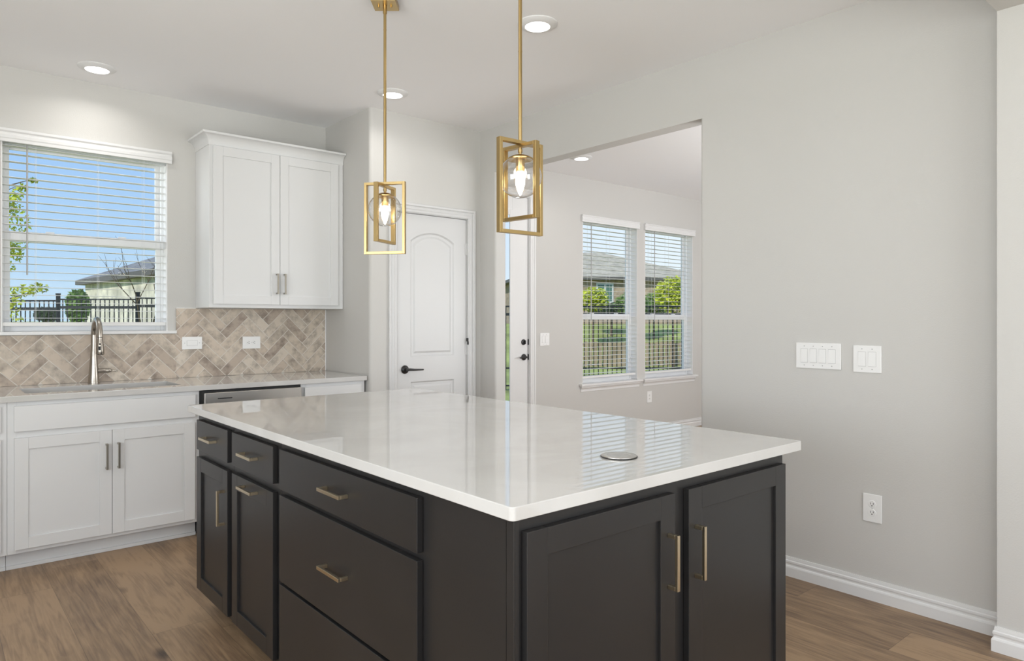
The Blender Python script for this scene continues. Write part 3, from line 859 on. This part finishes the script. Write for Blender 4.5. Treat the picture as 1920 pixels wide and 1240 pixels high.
# ------------------------------------------------------------------ pendants
def strip_frame(mb, ang, w, z0, z1, th=.0125, dp=.021):
    c, s_ = math.cos(R(ang)), math.sin(R(ang)); ux, uy = (c, s_), (-s_, c)

    def bar(u0, u1, a0, a1):
        uc, hu = (u0 + u1) / 2, (u1 - u0) / 2
        mb.obox((ux[0] * uc, ux[1] * uc, (a0 + a1) / 2), (ux[0] * hu, ux[1] * hu, 0), (uy[0] * dp / 2, uy[1] * dp / 2, 0), (0, 0, (a1 - a0) / 2))
    h = w / 2
    bar(-h, -h + th, z0, z1); bar(h - th, h, z0, z1); bar(-h + th, h - th, z0, z0 + th); bar(-h + th, h - th, z1 - th, z1)


def pendant(loc, a1, a2, ac, label):
    o = thing('pendant_light', (0, 0, 0), label, 'pendant light', 'brass pendants over the island')
    m = MB(); c, s_ = math.cos(R(ac)), math.sin(R(ac)); h = .057
    m.obox((0, 0, CZ - .0135), (c * h, s_ * h, 0), (-s_ * h, c * h, 0), (0, 0, .013))
    cn = m.build('canopy', 'brass', o, bevel=.001)
    for sg in (-1, 1):
        k = MB(); k.lathe((sg * .029 * c, sg * .029 * s_, CZ - .0265), [(0, 0), (.005, 0), (.005, -.008), (.0035, -.010), (0, -.010)], 12, 'z', False)
        k.build('canopy_nut', 'brass', cn)
    m = MB().tube([(0, 0, CZ - .026), (0, 0, 1.94)], .0068, 14)
    for z, r_, l in ((CZ - .045, .0095, .038), (2.66, .0075, .004), (2.27, .0075, .004)): m.lathe((0, 0, z), [(0, -l / 2), (r_, -l / 2), (r_, l / 2), (0, l / 2)], 14, 'z', False)
    m.build('rod', 'brass', o, smooth=40)
    m = MB(); strip_frame(m, a1, .200, 1.612, 1.948); m.build('outer_frame', 'brass', o, bevel=.0008)
    m = MB(); strip_frame(m, a2, .168, 1.664, 1.9355); m.build('inner_frame', 'brass', o, bevel=.0008)
    gz, gr = 1.819, .0775
    MB().tube([(0, 0, 1.925), (0, 0, gz + gr - .004)], .0058, 12).lathe((0, 0, 1.912), [(0, -.006), (.0085, -.006), (.0085, .006), (0, .006)], 12, 'z', False).build('stem', 'brass', o, smooth=40)
    t0 = 36
    capr = [(0.0, gz + gr + .0035)] + [((gr + .0025) * math.sin(R(a)), gz + (gr + .0025) * math.cos(R(a))) for a in range(6, t0 + 1, 6)] + [((gr + .001) * math.sin(R(t0)), gz + (gr - .001) * math.cos(R(t0)) - .002), (0, gz + gr * math.cos(R(t0)) - .001)]
    MB().lathe((0, 0, 0), capr, 36, 'z', False).lathe((0, 0, 0), [(0, gz + .060), (.0165, gz + .060), (.0165, gz + .022), (.0150, gz + .019), (0, gz + .019)], 22, 'z', False).build('socket_cap', 'brass', o, smooth=40)
    pr = [((gr) * math.sin(R(a)), gz + gr * math.cos(R(a))) for a in range(34, 180, 6)] + [(.002, gz - gr)]
    MB().lathe((0, 0, 0), pr, 40, 'z', False).build('glass_globe', 'globe', o, smooth=80)
    pb = [(.0, gz + .019), (.011, gz + .019), (.012, gz + .010), (.0165, gz - .006), (.0175, gz - .016), (.0165, gz - .028), (.0115, gz - .046), (.006, gz - .060), (.0015, gz - .068), (0, gz - .0685)]
    MB().lathe((0, 0, 0), pb, 24, 'z', False).build('bulb', 'bulb', o, smooth=60)
    lamp('bulb_glow', 'POINT', (0, 0, gz - .02), 1.2, color=(1, .86, .66), parent=o, shadow_soft_size=.03)
    o.location = loc
    return o


# frame headings are world angles; the viewing right direction lies at YAW - 90
RB = YAW - 90
pendant((1.648, 2.840, 0), RB - 10.7, RB + 70.0, RB, 'brass pendant with clear globe, the farther one towards the sink')
pendant((1.640, 1.872, 0), RB + 38.8, RB - 44.0, RB + 20, 'brass pendant with clear globe, the nearer one in front of the passage')

# ------------------------------------------------------------------ outside
random.seed(4)
aF = (math.cos(R(YAW)), math.sin(R(YAW))); aR = (math.sin(R(YAW)), -math.cos(R(YAW)))


def vp(u, dpt, v=None, z=None):
    """world point seen towards picture column u at depth dpt"""
    l = (u - 960) / F_PX * dpt
    zz = z if z is not None else EYE + (HORIZON - v) / F_PX * dpt
    return Vector((aF[0] * dpt + aR[0] * l, aF[1] * dpt + aR[1] * l, zz))


def ground_z(x, y):
    r = math.hypot(x - 2.0, y - 2.0)
    return -.30 + max(0.0, min(1.0, (r - 21) / 10)) * 1.45


gm = MB(); nr, na = 26, 48; rad = [0.5 + 1.35 ** k * .6 for k in range(nr)]
rings = []
for r_ in [3, 6, 9, 12, 14, 16, 17, 18, 20, 22, 24, 26, 28, 30, 31, 33, 36, 42, 55, 80, 120, 180]:
    rings.append([(2 + r_ * math.cos(2 * math.pi * k / na), 2 + r_ * math.sin(2 * math.pi * k / na), 0) for k in range(na)])
rings = [[(x, y, ground_z(x, y)) for x, y, _ in rg] for rg in rings]
gm.loft(rings, True, False)
tag(gm.build('lawn', 'grass', smooth=60), 'green lawn rising beyond the iron fence', kind='structure')


def fence(name, pts, label, h=1.83, zb=-.27, dz=(0,)):
    o = thing(name, (pts[0][0], pts[0][1], zb), label, 'fence')
    for i, p in enumerate(pts):
        off = dz[i % len(dz)]
        MB().box(p[0] - .04, p[0] + .04, p[1] - .04, p[1] + .04, zb - .03, zb + h + .10 + off).box(p[0] - .048, p[0] + .048, p[1] - .048, p[1] + .048, zb + h + .10 + off, zb + h + .13 + off).build('fence_post', 'fence', o)
        if i + 1 == len(pts): break
        q = pts[i + 1]; d = Vector((q[0] - p[0], q[1] - p[1], 0)); ln = d.length; d /= ln; nrm = Vector((-d.y, d.x, 0))
        m = MB(); c0 = Vector((p[0], p[1], zb + off))
        for z, t in ((h - .01, .018), (h - .19, .030), (.50, .018), (.10, .018)):
            m.obox(c0 + d * ln / 2 + Vector((0, 0, z)), d * ln / 2, nrm * .016, (0, 0, t))
        k = int(ln / .105)
        for s_ in range(1, k):
            m.obox(c0 + d * (ln * s_ / k) + Vector((0, 0, h / 2)), d * .009, nrm * .009, (0, 0, h / 2))
        m.build('fence_panel', 'fence', o)
    return o


p0 = vp(109, 15.8, z=0); p1 = vp(258, 15.8, z=0)
st = (p1 - p0); fence('iron_fence', [tuple((p0 + st * k)[:2]) for k in (-2, -1, 0, 1, 2)], 'black iron fence seen through the window over the sink', h=1.83, zb=-.06, dz=(0.0, 0.0, .03, .06))
p0 = vp(1070, 15.8, z=0); p1 = vp(1330, 15.8, z=0); st = (p1 - p0) / 2
fence('iron_fence', [tuple((p0 + st * k)[:2]) for k in (-1, 0, 1, 2, 3)], 'black iron fence seen through the nook windows', h=1.92, zb=-.28)
p0 = vp(1040, 23.4, z=0); p1 = vp(1380, 23.4, z=0)
d = (p1 - p0).normalized(); nn = Vector((-d.y, d.x, 0)); m = MB()
kk = int((p1 - p0).length / .16)
for s_ in range(kk):
    c0 = p0 + (p1 - p0) * (s_ + .5) / kk; m.obox(c0 + Vector((0, 0, .14)), d * .066, nn * .012, (0, 0, .44 + random.uniform(-.03, .03)))
for z in (.05, .5): m.obox((p0 + p1) / 2 + Vector((0, 0, z)) + nn * .03, (p1 - p0) / 2, nn * .02, (0, 0, .04))
tag(m.build('plank_fence', 'plank', loc=(p0.x, p0.y, -.3)), 'low weathered board fence beyond the iron fence', 'fence')


def house(label, corner, ang, lx, ly, zb, ze, pitch, wallm, roofm, wins=(), over=.4):
    """hip roofed house: corner, heading of its long wall, sizes, eave height"""
    cx, cy = corner; c, s_ = math.cos(R(ang)), math.sin(R(ang))
    P = lambda a, b, z: (cx + a * c - b * s_, cy + a * s_ + b * c, z)
    o = thing('house', (cx, cy, zb), label, 'house')
    MB().prism([(0, 0), (lx, 0), (lx, ly), (0, ly)], zb, ze, lambda a, b, h: P(a, b, h)).build('house_wall', wallm, o)
    v = over; m = min(lx, ly) / 2 + v; zr = ze + pitch * m
    e = [P(-v, -v, ze), P(lx + v, -v, ze), P(lx + v, ly + v, ze), P(-v, ly + v, ze)]
    if lx >= ly: r0, r1 = P(-v + m, ly / 2, zr), P(lx + v - m, ly / 2, zr); fs = [(0, 1, 5, 4), (1, 2, 5), (2, 3, 4, 5), (3, 0, 4)]
    else: r0, r1 = P(lx / 2, -v + m, zr), P(lx / 2, ly + v - m, zr); fs = [(0, 1, 4), (1, 2, 5, 4), (2, 3, 5), (3, 0, 4, 5)]
    MB().add(e + [r0, r1], fs + [(3, 2, 1, 0)]).build('house_roof', roofm, o)
    fz = MB()
    fz.prism([(-v, -v), (lx + v, -v), (lx + v, ly + v), (-v, ly + v)], ze - .16, ze - .002, lambda a, b, h: P(a, b, h)); fz.build('fascia', 'fascia', o)
    for a0, a1, z0, z1 in wins:
        f = MB().prism([(a0, -.05), (a1, -.05), (a1, .02), (a0, .02)], z0, z1, lambda a, b, h: P(a, b, h)).build('house_window', 'trim', o)
        q = MB(); mid = (a0 + a1) / 2
        for b0, b1 in ((a0 + .09, mid - .04), (mid + .04, a1 - .09)):
            q.prism([(b0, -.07), (b1, -.07), (b1, -.04), (b0, -.04)], z0 + .09, z1 - .09, lambda a, b, h: P(a, b, h))
        q.build('pane', 'winglass', f)
    return o


# pale house behind the fence, seen over the sink
c0 = vp(160, 24.0, z=0)
ang = math.degrees(math.atan2(aR[1] - aF[1], aR[0] - aF[0]))
house('pale stone house with grey hip roof seen through the window over the sink', (c0.x, c0.y), ang, 8, 7, -.3, 2.70, .42, 'stone', 'roof2', over=.25)
# houses beyond the lawn, seen through the nook windows
hd_ = math.degrees(math.atan2(aR[1] * .985 + aF[1] * .17, aR[0] * .985 + aF[0] * .17))
c0 = vp(985, 34.0, z=0)
house('tan house with brown hip roof seen through the nook windows', (c0.x, c0.y), hd_, 9.4, 8.4, 1.0, 3.50, .36, 'brick', 'roof', wins=((3.6, 4.5, 2.2, 3.2), (5.2, 6.05, 2.2, 3.2)))
c0 = vp(1262, 47.0, z=0)
house('farther house whose roof edge shows in the nook window by the passage side', (c0.x, c0.y), hd_, 9, 8, 1.0, 4.1, .36, 'brick', 'roof')


def foliage(mb, blobs, n, size):
    for (c0, rx, rz) in blobs:
        for _ in range(int(n * rx * rx * rz * 60) + 40):
            while True:
                a, b, cc = (random.uniform(-1, 1) for _ in range(3))
                if a * a + b * b + cc * cc < 1: break
            p = Vector(c0) + Vector((a * rx, b * rx, cc * rz))
            t1 = Vector((random.uniform(-1, 1), random.uniform(-1, 1), random.uniform(-1, 1))).normalized(); t2 = t1.orthogonal().normalized()
            s_ = size * random.uniform(.6, 1.2)
            mb.add([p - t1 * s_, p + t2 * s_ * .5, p + t1 * s_, p - t2 * s_ * .5], [(0, 1, 2, 3)])
    return mb


# spring tree left of the sink window
o = thing('leafy_tree', tuple(vp(-40, 9, z=-.3)), 'yellow-green tree branches at the left of the sink window', 'tree')
base = vp(-40, 9, z=-.3)
m = MB().tube([base, base + Vector((.02, .03, 1.4)), base + Vector((.0, .0, 3.6))], [.07, .05, .02], 8)
for u_, v_ in ((60, 548), (30, 350), (64, 335), (28, 465)):
    e_ = vp(u_, 9, v=v_); st_ = base + Vector((0, 0, max(.6, e_.z + .3 - .5 * .6))); m.tube([st_, (st_ + e_) / 2 + Vector((0, 0, .05)), e_], [.02, .010, .003], 6)
m.build('trunk', 'bark', o)
foliage(MB(), [(vp(15, 9, v=560), .20, .16), (vp(45, 9, v=545), .14, .08), (vp(75, 9, v=540), .12, .06), (vp(20, 9, v=595), .14, .18), (vp(28, 9, v=365), .10, .10), (vp(18, 9, v=385), .10, .12), (vp(42, 9, v=352), .06, .05),
               (vp(24, 9, v=470), .12, .10), (vp(62, 9, v=338), .05, .03), (vp(-30, 9, v=430), .5, .7)], 160, .035).build('foliage', 'leaf', o)

# bare tree in front of the pale house
def branch(mb, p, d, ln, r_, lev):
    e_ = p + d * ln; mb.tube([p, (p + e_) / 2 + Vector((random.uniform(-.04, .04), random.uniform(-.04, .04), 0)) * ln, e_], [r_, r_ * .8, r_ * .55], 5)
    if lev == 0: return
    for _ in range(3 if lev > 1 else 2):
        nd = (d + Vector((random.uniform(-.8, .8), random.uniform(-.8, .8), random.uniform(-.15, .55)))).normalized()
        branch(mb, p + d * ln * random.uniform(.55, 1.0), nd, ln * random.uniform(.55, .8), r_ * .55, lev - 1)


bp_ = vp(268, 13, z=-.3)
o = thing('bare_tree', tuple(bp_), 'bare twiggy tree in front of the pale house', 'tree')
m = MB(); branch(m, bp_, Vector((0, 0, 1)), 1.35, .035, 4); m.build('branches', 'bark', o)


def shrub(u, dpt, v, rx, rz, mat, label, n=70, size=.08):
    c0 = vp(u, dpt, v=v); o = thing('shrub', (c0.x, c0.y, ground_z(c0.x, c0.y)), label, 'shrub', 'shrubs outside')
    zb = ground_z(c0.x, c0.y)
    MB().tube([(c0.x, c0.y, zb - .02), (c0.x, c0.y, c0.z)], [.05, .02], 6).build('stem', 'bark', o)
    foliage(MB(), [(c0, rx, rz)], n / max(.15, rx * rx * rz * 3), size).build('foliage', mat, o)


shrub(146, 18, 575, .28, .45, 'leaf2', 'slender green shrub behind the fence beyond the sink')
shrub(88, 22, 590, .35, .22, 'leaf3', 'dark round shrub behind the fence beyond the sink')
shrub(1112, 27, 562, .62, .5, 'leaf', 'yellow-green bush in front of the tan house')
shrub(1185, 28, 570, .75, .5, 'leaf2', 'green bush right of the tan house window')
shrub(1226, 29, 572, .62, .5, 'leaf2', 'green bush at the left of the farther nook window')
shrub(1262, 23, 552, .64, .62, 'leaf', 'tall yellow-green bush in the farther nook window')
shrub(1146, 30, 582, .85, .35, 'leaf3', 'low dark hedge under the tan house window')
